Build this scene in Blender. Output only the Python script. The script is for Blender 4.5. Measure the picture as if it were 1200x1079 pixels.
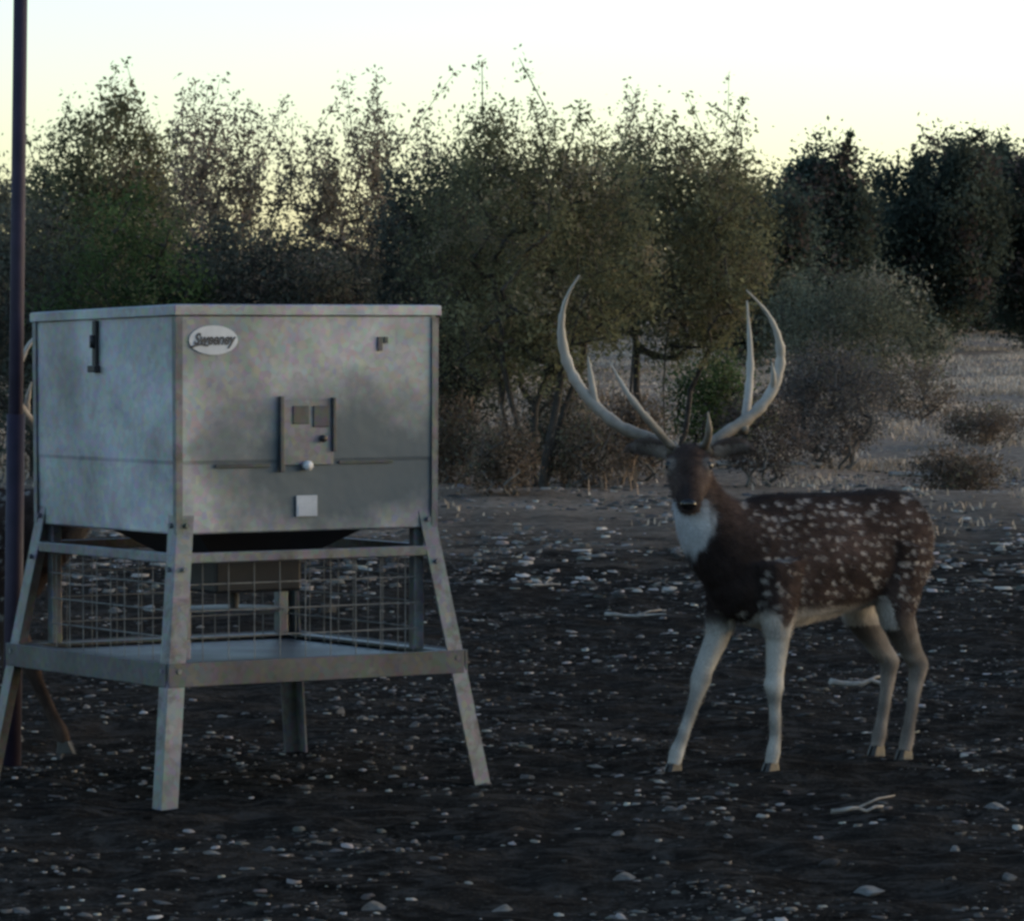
import bpy, bmesh, math, random
import numpy as np
from mathutils import Vector, Matrix

# ------------------------------------------------------------------ reset
for o in list(bpy.data.objects): bpy.data.objects.remove(o)
scene = bpy.context.scene
C = scene.collection
R = math.radians

# ------------------------------------------------------------------ camera
FPX, HY, CAMZ = 5096.0, 385.0, 1.42          # focal length in photo pixels, horizon row, eye height
cam_d = bpy.data.cameras.new('camera'); cam = bpy.data.objects.new('camera', cam_d); C.objects.link(cam)
cam.location = (0, 0, CAMZ)
cam.rotation_euler = (R(90 - 1.7366), 0, 0)
cam_d.sensor_width = 36.0; cam_d.lens = 36.0 * FPX / 1200.0
cam_d.clip_start = 0.1; cam_d.clip_end = 5000
scene.camera = cam

# ------------------------------------------------------------------ sky, sun, exposure
SUN_EL, SUN_AZ = 8.0, 74.0                    # dusk: low sun beyond the brush, right of the view axis
world = bpy.data.worlds.new('World'); scene.world = world; world.use_nodes = True
wn, wl = world.node_tree.nodes, world.node_tree.links
wn.clear()
sky = wn.new('ShaderNodeTexSky'); sky.sky_type = 'NISHITA'; sky.sun_disc = False
sky.sun_elevation = R(SUN_EL); sky.sun_rotation = R(SUN_AZ)
sky.air_density = 0.85; sky.dust_density = 1.1; sky.ozone_density = 1.5
bg = wn.new('ShaderNodeBackground'); bg.inputs[1].default_value = 0.12
wo = wn.new('ShaderNodeOutputWorld')
wl.new(sky.outputs[0], bg.inputs[0]); wl.new(bg.outputs[0], wo.inputs[0])

sd = bpy.data.lights.new('sun', 'SUN'); sd.energy = 0.03; sd.angle = R(10); sd.color = (1, 0.86, 0.7)
sun = bpy.data.objects.new('sun', sd); C.objects.link(sun)
az, el = R(SUN_AZ), R(SUN_EL)
sdir = Vector((math.sin(az) * math.cos(el), math.cos(az) * math.cos(el), math.sin(el)))   # towards the sun
sun.rotation_euler = sdir.to_track_quat('Z', 'Y').to_euler()

scene.view_settings.view_transform = 'Standard'
scene.view_settings.look = 'None'
scene.view_settings.gamma = 1.0
scene.view_settings.exposure = 1.75
scene.view_settings.use_curve_mapping = False
scene.render.resolution_x, scene.render.resolution_y = 1024, 920
scene.cycles.pixel_filter_type = 'BLACKMAN_HARRIS'
scene.cycles.filter_width = 3.0

random.seed(7)
rng = np.random.default_rng(7)

# ------------------------------------------------------------------ helpers
def wp(px, py, Y):
    """point at distance Y seen at photo pixel (px, py)"""
    return Vector(((px - 600.0) * Y / FPX, Y, CAMZ - (py - HY) * Y / FPX))

def vnoise(x, y, seed=0):
    x = np.asarray(x, float); y = np.asarray(y, float)
    xi = np.floor(x).astype(np.int64); yi = np.floor(y).astype(np.int64)
    fx = x - xi; fy = y - yi
    fx = fx * fx * (3 - 2 * fx); fy = fy * fy * (3 - 2 * fy)
    def h(a, b):
        n = (a * 374761393 + b * 668265263 + seed * 974711) & 0x7fffffff
        n = ((n ^ (n >> 13)) * 1274126177) & 0x7fffffff
        return ((n ^ (n >> 16)) & 0xffff) / 65535.0
    return (h(xi, yi) * (1 - fx) + h(xi + 1, yi) * fx) * (1 - fy) + (h(xi, yi + 1) * (1 - fx) + h(xi + 1, yi + 1) * fx) * fy

def terrain(x, y):
    """height of the ground: level at the feeder, rising slowly under the brush"""
    x = np.asarray(x, float); y = np.asarray(y, float)
    t = np.clip(y - 21.0, 0, None)
    z = 0.0245 * (np.sqrt(t * t + 16) - 4.0)
    z = np.where(y > 85, z - 0.006 * (y - 85), z)
    near = 1 / (1 + np.exp((y - 30) / 1.5))
    clod = (vnoise(x / .27, y / .27, 1) - .5) * .026 + (vnoise(x / .13, y / .13, 2) - .5) * .024
    z = z + clod * (.25 + .75 * near) + (vnoise(x / 2.3, y / 2.3, 3) - .5) * .03
    rough = (vnoise(x / 1.1, y / 1.6, 4) - .5) * .10 * (1 - near)
    return z + rough

def gz(x, y): return float(terrain(np.array([x]), np.array([y]))[0])

class NT:
    """a small wrapper that writes node materials"""
    def __init__(s, name):
        s.m = bpy.data.materials.new(name); s.m.use_nodes = True
        s.n = s.m.node_tree.nodes; s.l = s.m.node_tree.links
        s.b = s.n['Principled BSDF']; s.out = s.n['Material Output']
    def node(s, t, **kw):
        nd = s.n.new(t)
        for k, v in kw.items(): setattr(nd, k, v)
        return nd
    def link(s, a, b): s.l.new(a, b)
    def coord(s, kind='Object'):
        return s.node('ShaderNodeTexCoord').outputs[kind]
    def noise(s, vec, scale, detail=4, rough=.55, dist=0.0):
        t = s.node('ShaderNodeTexNoise'); t.inputs['Scale'].default_value = scale
        t.inputs['Detail'].default_value = detail; t.inputs['Roughness'].default_value = rough
        t.inputs['Distortion'].default_value = dist
        s.link(vec, t.inputs['Vector']); return t.outputs['Fac']
    def ramp(s, fac, stops):
        r = s.node('ShaderNodeValToRGB'); e = r.color_ramp.elements
        while len(e) < len(stops): e.new(.5)
        for el_, (p, c) in zip(e, stops):
            el_.position = p; el_.color = (*c, 1) if len(c) == 3 else c
        s.link(fac, r.inputs[0]); return r.outputs[0]
    def mix(s, fac, a, b, blend='MIX'):
        m = s.node('ShaderNodeMix'); m.data_type = 'RGBA'; m.blend_type = blend
        for sock, v in ((m.inputs[0], fac), (m.inputs[6], a), (m.inputs[7], b)):
            if hasattr(v, 'is_linked'): s.link(v, sock)
            elif isinstance(v, (int, float)): sock.default_value = v
            else: sock.default_value = (*v, 1)
        return m.outputs[2]
    def math(s, op, a, b=0.0, clamp=False):
        m = s.node('ShaderNodeMath'); m.operation = op; m.use_clamp = clamp
        for sock, v in ((m.inputs[0], a), (m.inputs[1], b)):
            if hasattr(v, 'is_linked'): s.link(v, sock)
            else: sock.default_value = v
        return m.outputs[0]
    def bump(s, h, strength=.3, dist=.01):
        b = s.node('ShaderNodeBump'); b.inputs['Strength'].default_value = strength
        b.inputs['Distance'].default_value = dist
        s.link(h, b.inputs['Height']); s.link(b.outputs[0], s.b.inputs['Normal'])
    def col(s, c):
        if hasattr(c, 'is_linked'): s.link(c, s.b.inputs['Base Color'])
        else: s.b.inputs['Base Color'].default_value = (*c, 1)
    def set(s, **kw):
        for k, v in kw.items():
            s.b.inputs[k.replace('_', ' ')].default_value = v

def tag(o, label=None, cat=None, group=None, kind=None):
    if label: o['label'] = label
    if cat: o['category'] = cat
    if group: o['group'] = group
    if kind: o['kind'] = kind
    return o

def empty(name, loc, rz=0.0):
    o = bpy.data.objects.new(name, None); C.objects.link(o)
    o.location = loc; o.rotation_euler = (0, 0, rz); o.empty_display_size = .1
    return o

def link_mesh(name, me, mat, parent=None, smooth=False):
    o = bpy.data.objects.new(name, me); C.objects.link(o)
    if mat is not None and not me.materials: me.materials.append(mat)
    if smooth: me.polygons.foreach_set('use_smooth', [True] * len(me.polygons))
    if parent is not None: o.parent = parent
    return o

class MB:
    """mesh builder"""
    def __init__(s): s.v = []; s.f = []
    def box(s, lo, hi, M=None):
        b = len(s.v)
        for z in (lo[2], hi[2]):
            for x, y in ((lo[0], lo[1]), (hi[0], lo[1]), (hi[0], hi[1]), (lo[0], hi[1])):
                p = Vector((x, y, z)); s.v.append(tuple(M @ p if M else p))
        s.f += [(b, b+3, b+2, b+1), (b+4, b+5, b+6, b+7), (b, b+1, b+5, b+4), (b+1, b+2, b+6, b+5), (b+2, b+3, b+7, b+6), (b+3, b, b+4, b+7)]
        return s
    def hexa(s, lower, upper):
        """box-like solid from two quads of points"""
        b = len(s.v); s.v += [tuple(p) for p in lower] + [tuple(p) for p in upper]
        n = len(lower)
        s.f.append(tuple(b + i for i in reversed(range(n)))); s.f.append(tuple(b + n + i for i in range(n)))
        for i in range(n):
            j = (i + 1) % n; s.f.append((b + i, b + j, b + n + j, b + n + i))
        return s
    def tube(s, pts, rad, n=8, cap=True, side=None, flat=1.0):
        pts = [Vector(p) for p in pts]
        if not hasattr(rad, '__len__'): rad = [rad] * len(pts)
        b0 = len(s.v); up = None
        for i, p in enumerate(pts):
            t = (pts[min(i + 1, len(pts) - 1)] - pts[max(i - 1, 0)]).normalized()
            if up is None:
                up = Vector(side) if side is not None else (Vector((0, 0, 1)) if abs(t.z) < .9 else Vector((1, 0, 0)))
            a = (up - t * up.dot(t))
            a = a.normalized() if a.length > 1e-6 else t.orthogonal().normalized()
            c = t.cross(a); up = a
            for k in range(n):
                w = 2 * math.pi * k / n
                s.v.append(tuple(p + a * (math.cos(w) * rad[i]) + c * (math.sin(w) * rad[i] * flat)))
        for i in range(len(pts) - 1):
            for k in range(n):
                j = (k + 1) % n; b = b0 + i * n
                s.f.append((b + k, b + j, b + n + j, b + n + k))
        if cap:
            s.f.append(tuple(b0 + k for k in reversed(range(n))))
            e = b0 + (len(pts) - 1) * n; s.f.append(tuple(e + k for k in range(n)))
        return s
    def rings(s, rings_):
        b0 = len(s.v); n = len(rings_[0])
        for r in rings_: s.v += [tuple(p) for p in r]
        for i in range(len(rings_) - 1):
            for k in range(n):
                j = (k + 1) % n; b = b0 + i * n
                s.f.append((b + k, b + j, b + n + j, b + n + k))
        s.f.append(tuple(b0 + k for k in reversed(range(n))))
        e = b0 + (len(rings_) - 1) * n; s.f.append(tuple(e + k for k in range(n)))
        return s
    def mesh(s, name, fix=True):
        me = bpy.data.meshes.new(name); me.from_pydata(s.v, [], s.f)
        if fix:
            bm = bmesh.new(); bm.from_mesh(me); bmesh.ops.recalc_face_normals(bm, faces=bm.faces); bm.to_mesh(me); bm.free()
        me.update(); return me
    def build(s, name, mat, parent=None, smooth=False, bevel=0.0):
        o = link_mesh(name, s.mesh(name), mat, parent, smooth)
        if bevel:
            md = o.modifiers.new('bevel', 'BEVEL'); md.width = bevel; md.segments = 2; md.limit_method = 'ANGLE'
        return o

def np_mesh(name, V, F, col=None):
    """fast mesh of equal-sized faces from numpy arrays, with an optional colour attribute"""
    me = bpy.data.meshes.new(name); k = F.shape[1]
    me.vertices.add(len(V)); me.vertices.foreach_set('co', V.astype(np.float32).ravel())
    me.loops.add(F.size); me.loops.foreach_set('vertex_index', F.astype(np.int32).ravel())
    me.polygons.add(len(F))
    me.polygons.foreach_set('loop_start', np.arange(0, F.size, k, dtype=np.int32))
    me.polygons.foreach_set('loop_total', np.full(len(F), k, dtype=np.int32))
    if col is not None:
        a = me.color_attributes.new('tint', 'FLOAT_COLOR', 'POINT')
        a.data.foreach_set('color', np.hstack([col, np.ones((len(col), 1))]).astype(np.float32).ravel())
    me.update(calc_edges=True); me.validate()
    return me

# ------------------------------------------------------------------ materials
def mat_ground():
    t = NT('soil_and_dry_pasture'); co = t.coord('Object')
    n1 = t.noise(co, 1.6, 6); n2 = t.noise(co, 14, 6, .65); n3 = t.noise(co, 60, 4, .7)
    soil = t.ramp(n1, [(.3, (.014, .0128, .0115)), (.55, (.025, .0225, .020)), (.8, (.047, .038, .031))])
    clod = t.ramp(t.noise(co, 7.5, 7, .72, .8), [(.46, (0, 0, 0)), (.62, (1, 1, 1))])
    soil = t.mix(t.math('MULTIPLY', clod, .75), soil, (.072, .066, .060))
    soil = t.mix(t.ramp(n2, [(.52, (0, 0, 0)), (.70, (1, 1, 1))]), soil, (.008, .0075, .007))
    crumbs = t.ramp(n3, [(.56, (0, 0, 0)), (.72, (1, 1, 1))])
    soil = t.mix(t.math('MULTIPLY', crumbs, .75), soil, (.095, .088, .080))
    gr = t.ramp(n2, [(.3, (.13, .105, .085)), (.5, (.29, .235, .19)), (.75, (.45, .37, .305))])
    sep = t.node('ShaderNodeSeparateXYZ'); t.link(co, sep.inputs[0])
    wob = t.noise(co, .8, 8, .72)
    e = t.math('ADD', sep.outputs[1], t.math('MULTIPLY', t.math('SUBTRACT', wob, .5), 16.0))
    f = t.math('MULTIPLY', t.math('SUBTRACT', e, 25.5), .13, True)
    t.col(t.mix(f, soil, gr)); t.set(Roughness=.95)
    t.b.inputs['Specular IOR Level'].default_value = 0
    hh = t.math('ADD', n2, t.math('MULTIPLY', n3, .7))
    t.bump(hh, 1.0, .05)
    return t.m

def mat_stone():
    t = NT('pale_limestone'); co = t.coord('Object')
    rnd = t.node('ShaderNodeObjectInfo').outputs['Random']
    n = t.noise(co, 22, 5, .6)
    c = t.ramp(n, [(.3, (.17, .165, .16)), (.55, (.33, .32, .31)), (.8, (.48, .47, .45))])
    v = t.math('ADD', t.math('MULTIPLY', t.math('POWER', rnd, 2.0), .85), .16)
    cm = t.node('ShaderNodeCombineColor')
    for i in range(3): t.link(v, cm.inputs[i])
    t.col(t.mix(1.0, c, cm.outputs[0], 'MULTIPLY')); t.set(Roughness=.9); t.bump(n, .5, .01)
    return t.m

def mat_tint(name, rough=.85, trans=0.0, bump=0.0, spec=.2):
    """material whose colour is the thing's own colour, stored per vertex"""
    t = NT(name); a = t.node('ShaderNodeVertexColor'); a.layer_name = 'tint'
    t.col(a.outputs[0]); t.set(Roughness=rough); t.b.inputs['Specular IOR Level'].default_value = spec
    if trans:
        tr = t.node('ShaderNodeBsdfTranslucent'); t.link(a.outputs[0], tr.inputs[0])
        mx = t.node('ShaderNodeMixShader'); mx.inputs[0].default_value = trans
        t.link(t.b.outputs[0], mx.inputs[1]); t.link(tr.outputs[0], mx.inputs[2]); t.link(mx.outputs[0], t.out.inputs[0])
    if bump:
        t.bump(t.noise(t.coord('Object'), bump, 3, .7), .5, .006)
    return t.m

def mat_bark(name, c0, c1):
    t = NT(name); co = t.coord('Object'); n = t.noise(co, 18, 5, .65, .6)
    t.col(t.ramp(n, [(.3, c0), (.7, c1)])); t.set(Roughness=.95); t.bump(n, .8, .02)
    return t.m

def mat_galv(name, dark=1.0, stain=True, rust=False):
    t = NT(name); co = t.coord('Object')
    big = t.noise(co, 3.2, 4, .55, .4); fine = t.noise(co, 38, 3, .6)
    vo = t.node('ShaderNodeTexVoronoi'); vo.inputs['Scale'].default_value = 55; t.link(co, vo.inputs['Vector'])
    k = dark
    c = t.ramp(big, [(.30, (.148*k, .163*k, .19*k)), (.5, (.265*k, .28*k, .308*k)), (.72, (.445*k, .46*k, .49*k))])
    c = t.mix(.22, c, vo.outputs['Color'], 'SOFT_LIGHT')
    c = t.mix(t.math('MULTIPLY', fine, .25), c, (.12*k, .125*k, .125*k))
    if stain:
        # a dull weathered blotch of its own shape round the control panel
        mp = t.node('ShaderNodeMapping'); t.link(co, mp.inputs[0])
        mp.inputs['Location'].default_value = (-.13, .46, -1.02); mp.inputs['Scale'].default_value = (1, 1, 1)
        sep = t.node('ShaderNodeSeparateXYZ'); t.link(mp.outputs[0], sep.inputs[0])
        dx = t.math('MULTIPLY', sep.outputs[0], 2.1); dz = t.math('MULTIPLY', sep.outputs[2], 4.6)
        d = t.math('SQRT', t.math('ADD', t.math('MULTIPLY', dx, dx), t.math('MULTIPLY', dz, dz)))
        d = t.math('ADD', d, t.math('MULTIPLY', t.math('SUBTRACT', t.noise(co, 6, 5, .6), .5), 1.3))
        m = t.math('SUBTRACT', 1.3, d, True)
        front = t.math('LESS_THAN', sep.outputs[1], .06)
        c = t.mix(t.math('MULTIPLY', t.math('MULTIPLY', m, 1.5, True), front), c, (.07*k, .09*k, .11*k))
    if rust:   # patchy brown grime on the frame
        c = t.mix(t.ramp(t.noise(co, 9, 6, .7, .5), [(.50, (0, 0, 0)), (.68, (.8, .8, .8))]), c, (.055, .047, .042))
    t.col(c); t.set(Metallic=.45, Roughness=.52)
    rr = t.ramp(big, [(.3, (.42,)*3), (.7, (.62,)*3)]); t.link(rr, t.b.inputs['Roughness'])
    t.bump(t.noise(co, 5, 3), .25, .02)
    return t.m

def mat_plain(name, c0, c1, scale=12, rough=.6, metal=0.0):
    t = NT(name); n = t.noise(t.coord('Object'), scale, 5, .6)
    t.col(t.ramp(n, [(.3, c0), (.7, c1)])); t.set(Roughness=rough, Metallic=metal); t.bump(n, .2, .005)
    return t.m

M_ground, M_stone = mat_ground(), mat_stone()
M_leaf = mat_tint('foliage', .85, .48, 0, .12)
M_grass = mat_tint('dry_grass', .9, .2, 0, .1)
M_chip = mat_tint('stone_chips', .9)
M_bark = mat_bark('dark_bark', (.018, .015, .013), (.06, .05, .042))
M_bark2 = mat_bark('grey_bark', (.06, .055, .05), (.16, .15, .14))
M_galv = mat_galv('galvanised_sheet')
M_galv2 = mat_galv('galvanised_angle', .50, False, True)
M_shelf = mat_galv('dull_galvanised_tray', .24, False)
M_lid = mat_galv('galvanised_lid', 1.0, False)
M_black = mat_plain('black_painted_steel', (.008, .008, .010), (.022, .020, .024), 10, .55, .2)
M_pole = mat_plain('dark_pipe', (.009, .005, .018), (.022, .013, .034), 14, .7, .2)
M_white = mat_plain('white_decal', (.42, .44, .47), (.58, .59, .61), 14, .6)
M_ink = mat_plain('dark_ink', (.02, .022, .03), (.035, .037, .045), 20, .5)
def mat_antler():
    t = NT('antler_bone'); co = t.coord('Object'); sep = t.node('ShaderNodeSeparateXYZ'); t.link(co, sep.inputs[0])
    n = t.noise(co, 30, 5, .6)
    f = t.math('ADD', t.math('MULTIPLY', t.math('SUBTRACT', sep.outputs[2], 1.02), 3.6), t.math('MULTIPLY', t.math('SUBTRACT', n, .5), .7))
    t.col(t.ramp(f, [(.05, (.10, .082, .062)), (.45, (.24, .21, .175)), (.85, (.37, .345, .31))])); t.set(Roughness=.7); t.bump(n, .5, .006)
    return t.m
M_antler = mat_antler()
M_fur = mat_tint('deer_coat', .9, 0, 170, .04)
M_hoof = mat_plain('hoof_horn', (.012, .010, .009), (.03, .026, .022), 30, .5)
M_eye = mat_plain('wet_eye', (.004, .003, .003), (.008, .006, .005), 10, .08)

# ------------------------------------------------------------------ ground
def axis(fine0, fine1, step, far, grow=1.12):
    c = list(np.arange(fine0, fine1 + 1e-6, step))
    s, x = step, c[-1]
    while x < far[1]: s *= grow; x += s; c.append(x)
    s, x = step, c[0]; pre = []
    while x > far[0]: s *= grow; x -= s; pre.append(x)
    return np.array(pre[::-1] + c)
xs = axis(-4.2, 4.2, .055, (-900, 900)); ys = axis(10.0, 21.0, .055, (-300, 2500), 1.035)
GX, GY = np.meshgrid(xs, ys); GZ = terrain(GX, GY)
GV = np.stack([GX.ravel(), GY.ravel(), GZ.ravel()], 1)
nx, ny = len(xs), len(ys)
ii = (np.arange(ny - 1)[:, None] * nx + np.arange(nx - 1)[None]).ravel()
ground = link_mesh('ground', np_mesh('ground', GV, np.stack([ii, ii + 1, ii + nx + 1, ii + nx], 1)), M_ground, None, True)
tag(ground, 'bare dark trampled soil running into dry pasture', 'ground', None, 'structure')

# ------------------------------------------------------------------ feeder
FCX, FCY, FROT = -.873, 13.638, R(33.5)
feeder = empty('game_feeder', (FCX, FCY, 0.0), FROT)
tag(feeder, 'square galvanised steel game feeder on splayed angle legs with a low tray', 'feeder')
S = .46
def hopper_mesh():
    mb = MB()
    lo = [(-S*.985, -S*.985, .802), (S*.985, -S*.985, .802), (S*.985, S*.985, .802), (-S*.985, S*.985, .802)]
    mid = [(-S*.992, -S*.992, 1.012), (S*.992, -S*.992, 1.012), (S*.992, S*.992, 1.012), (-S*.992, S*.992, 1.012)]
    mid2 = [(-S*.996, -S*.996, 1.024), (S*.996, -S*.996, 1.024), (S*.996, S*.996, 1.024), (-S*.996, S*.996, 1.024)]
    hi = [(-S, -S, 1.462), (S, -S, 1.462), (S, S, 1.462), (-S, S, 1.462)]
    mb.rings([lo, mid, mid2, hi]); return mb
hop = hopper_mesh().build('hopper', M_galv, feeder, bevel=.006)
# corner seams standing a little proud
for sx in (-1, 1):
    for sy in (-1, 1):
        q = MB(); a = S + .004
        q.hexa([(sx*(a-.022), sy*(a-.001), .806), (sx*(a-.001), sy*(a-.001), .806), (sx*(a-.001), sy*(a-.022), .806), (sx*(a-.012), sy*(a-.012), .806)],
               [(sx*(a-.022), sy*(a+.002), 1.455), (sx*(a+.002), sy*(a+.002), 1.455), (sx*(a+.002), sy*(a-.022), 1.455), (sx*(a-.012), sy*(a-.012), 1.455)])
        q.build('corner_seam', M_galv2, hop)
# lid: shallow hipped sheet with a turned-down lip
L = S + .012
lid = MB().rings([[(-L, -L, 1.460), (L, -L, 1.460), (L, L, 1.455), (-L, L, 1.440)],
                  [(-L, -L, 1.490), (L, -L, 1.490), (L, L, 1.484), (-L, L, 1.468)],
                  [(-L*.985, -L*.985, 1.493), (L*.985, -L*.985, 1.493), (L*.985, L*.985, 1.487), (-L*.985, L*.985, 1.471)],
                  [(-.05, -.05, 1.494), (.05, -.05, 1.494), (.05, .05, 1.494), (-.05, .05, 1.494)]]).build('lid', M_lid, feeder, bevel=.002)
# latch strap on the side face
lat = MB().box((-S-.014, .028, 1.30), (-S-.002, .052, 1.445)).build('latch', M_black, feeder, bevel=.003)
MB().box((-S-.022, .020, 1.285), (-S-.001, .068, 1.306)).build('latch_hook', M_black, lat, bevel=.003)
MB().tube([(-S-.018, .04, 1.40), (-S-.018, .04, 1.36)], .009, 8).build('latch_lever', M_black, lat, True)
# front face furniture: x across, y = -S - depth
def front(x0, x1, z0, z1, d, name, mat, parent=feeder, bev=.002, d0=.001):
    return MB().box((x0, -S-d, z0), (x1, -S-d0, z1)).build(name, mat, parent, bevel=bev)
M_panel = mat_galv('panel_door_sheet', .55, False)
M_recess = mat_galv('dark_galvanised_trim', .22, False)  # darker galvanised tone for the rails, dial windows, crease strips and rivet marks
pan = front(-.105, .085, 1.005, 1.205, .004, 'control_panel', M_panel)
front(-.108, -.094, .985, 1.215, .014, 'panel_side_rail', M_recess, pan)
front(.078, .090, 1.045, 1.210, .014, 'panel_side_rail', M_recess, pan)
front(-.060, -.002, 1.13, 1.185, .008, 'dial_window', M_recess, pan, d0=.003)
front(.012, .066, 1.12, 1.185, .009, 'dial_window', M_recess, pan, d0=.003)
MB().tube([(.045, -S-.003, 1.085), (.045, -S-.018, 1.085)], .011, 10).build('switch', M_black, pan, True)
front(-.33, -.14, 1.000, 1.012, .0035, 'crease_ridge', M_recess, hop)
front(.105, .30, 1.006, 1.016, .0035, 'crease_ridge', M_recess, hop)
MB().tube([(-.012, -S-.002, 1.003), (-.012, -S-.022, 1.003)], .015, 12).build('knob', M_white, pan, True)
front(-.046, .028, .848, .912, .003, 'white_label', mat_plain('faded_label', (.32, .34, .38), (.44, .46, .50), 25, .6), feeder, .001)
front(-.040, -.012, .850, .880, .0045, 'label_print', mat_plain('label_grey', (.35, .37, .42), (.45, .46, .5)), feeder, .0005, .002)
front(.245, .262, 1.352, 1.395, .005, 'rivet_mark', M_recess, feeder, .001)
front(.268, .282, 1.375, 1.395, .005, 'rivet_mark', M_recess, feeder, .001)
# oval sticker with its lettering
dec = MB(); cx, cz = -.335, 1.385
ring = lambda y, k: [(cx + .084*k*math.cos(a), y, cz + .044*k*math.sin(a)) for a in np.linspace(0, 2*math.pi, 32, endpoint=False)]
dec = dec.rings([ring(-S-.0012, 1), ring(-S-.004, 1)]).build('oval_sticker', M_white, feeder)
fc = bpy.data.curves.new('lettering', 'FONT'); fc.body = 'Sweeney'; fc.size = .042; fc.shear = .35; fc.extrude = .0008
fc.align_x = 'CENTER'; fc.align_y = 'CENTER'; fc.offset = .0012
fo = bpy.data.objects.new('lettering_tmp', fc); C.objects.link(fo)
me = bpy.data.meshes.new_from_object(fo.evaluated_get(bpy.context.evaluated_depsgraph_get())); bpy.data.objects.remove(fo)
me.materials.clear()
ltr = link_mesh('lettering', me, M_ink, dec); ltr.rotation_euler = (R(90), 0, 0); ltr.location = (cx, -S-.0052, cz + .002); ltr.scale = (.92, 1.15, 1)
MB().tube([(cx-.078, -S-.005, cz-.020), (cx-.045, -S-.005, cz-.012), (cx-.02, -S-.005, cz-.016)], .003, 6).build('lettering_swash', M_ink, dec)

# splayed legs of angle iron
def leg(sx, sy):
    mb = MB(); w, th = .056, .006
    def corner(z):
        h = S + .003 + (.8 - z) / .8 * .12
        return sx*h, sy*h
    def quad(z, kind):
        cx_, cy_ = corner(z)
        if kind == 0: return [(cx_, cy_, z), (cx_ - sx*w, cy_, z), (cx_ - sx*w, cy_ - sy*th, z), (cx_, cy_ - sy*th, z)]
        return [(cx_, cy_ - sy*(th+.0005), z), (cx_, cy_ - sy*w, z), (cx_ - sx*th, cy_ - sy*w, z), (cx_ - sx*th, cy_ - sy*(th+.0005), z)]
    for k in (0, 1): mb.hexa(quad(-.03, k), quad(.86, k))
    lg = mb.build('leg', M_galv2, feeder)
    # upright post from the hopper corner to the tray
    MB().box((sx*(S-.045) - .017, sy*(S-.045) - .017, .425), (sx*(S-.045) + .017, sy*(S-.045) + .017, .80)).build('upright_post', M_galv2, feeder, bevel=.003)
    for z in (.40, .70, .83):
        x, y = corner(z)
        MB().tube([(x - sx*.03, y + sy*.001, z), (x - sx*.03, y + sy*.012, z)], .008, 6).build('bolt', M_galv2, lg)
        MB().tube([(x + sx*.001, y - sy*.03, z), (x + sx*.012, y - sy*.03, z)], .008, 6).build('bolt', M_galv2, lg)
for sx in (-1, 1):
    for sy in (-1, 1): leg(sx, sy)
# upper rails
for k in range(4):
    Mx = Matrix.Rotation(k * math.pi / 2, 4, 'Z')
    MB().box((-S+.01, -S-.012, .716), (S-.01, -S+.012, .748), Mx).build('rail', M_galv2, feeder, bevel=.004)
# wire guard between the upper rails and the tray
M_wire = mat_plain('dull_wire', (.10, .10, .10), (.20, .20, .195), 40, .6, .4)
for k in range(4):
    Mx = Matrix.Rotation(k * math.pi / 2, 4, 'Z'); yw = -S + .022
    for q in range(-4, 5):
        MB().tube([Mx @ Vector((q * .09, yw, .405)), Mx @ Vector((q * .09, yw, .725))], .0017, 6).build('guard_wire', M_wire, feeder)
    for z_ in (.49, .57, .65):
        MB().tube([Mx @ Vector((-S + .05, yw + .005, z_)), Mx @ Vector((S - .05, yw + .005, z_))], .0023, 6).build('guard_wire', M_wire, feeder)
# tray
H = .53
for k in range(4):
    Mx = Matrix.Rotation(k * math.pi / 2, 4, 'Z')
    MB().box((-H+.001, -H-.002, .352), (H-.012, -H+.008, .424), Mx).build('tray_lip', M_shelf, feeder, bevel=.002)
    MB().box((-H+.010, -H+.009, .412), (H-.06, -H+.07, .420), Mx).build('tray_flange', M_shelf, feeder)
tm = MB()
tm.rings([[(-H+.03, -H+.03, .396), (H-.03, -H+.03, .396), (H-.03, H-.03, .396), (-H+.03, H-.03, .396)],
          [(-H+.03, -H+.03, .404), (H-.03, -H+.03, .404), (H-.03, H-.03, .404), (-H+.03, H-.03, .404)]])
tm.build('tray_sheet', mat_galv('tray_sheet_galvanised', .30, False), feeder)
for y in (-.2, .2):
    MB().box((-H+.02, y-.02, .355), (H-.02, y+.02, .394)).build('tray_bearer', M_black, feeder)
# spreader motor box, funnel and plate under the hopper
MB().rings([[(-.09, -.09, .66), (.09, -.09, .66), (.09, .09, .66), (-.09, .09, .66)],
            [(-.30, -.30, .80), (.30, -.30, .80), (.30, .30, .80), (-.30, .30, .80)]]).build('funnel', M_black, feeder)
mbx = MB().box((-.155, -.155, .60), (.155, .155, .73)).build('motor_box', M_black, feeder, bevel=.01)
MB().tube([(0, 0, .60), (0, 0, .545)], .014, 10).build('spindle', M_black, mbx)
MB().rings([[(.15*math.cos(a), .15*math.sin(a), .535) for a in np.linspace(0, 2*math.pi, 28, endpoint=False)],
            [(.16*math.cos(a), .16*math.sin(a), .545) for a in np.linspace(0, 2*math.pi, 28, endpoint=False)]]).build('spreader_plate', M_galv2, feeder)

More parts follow.
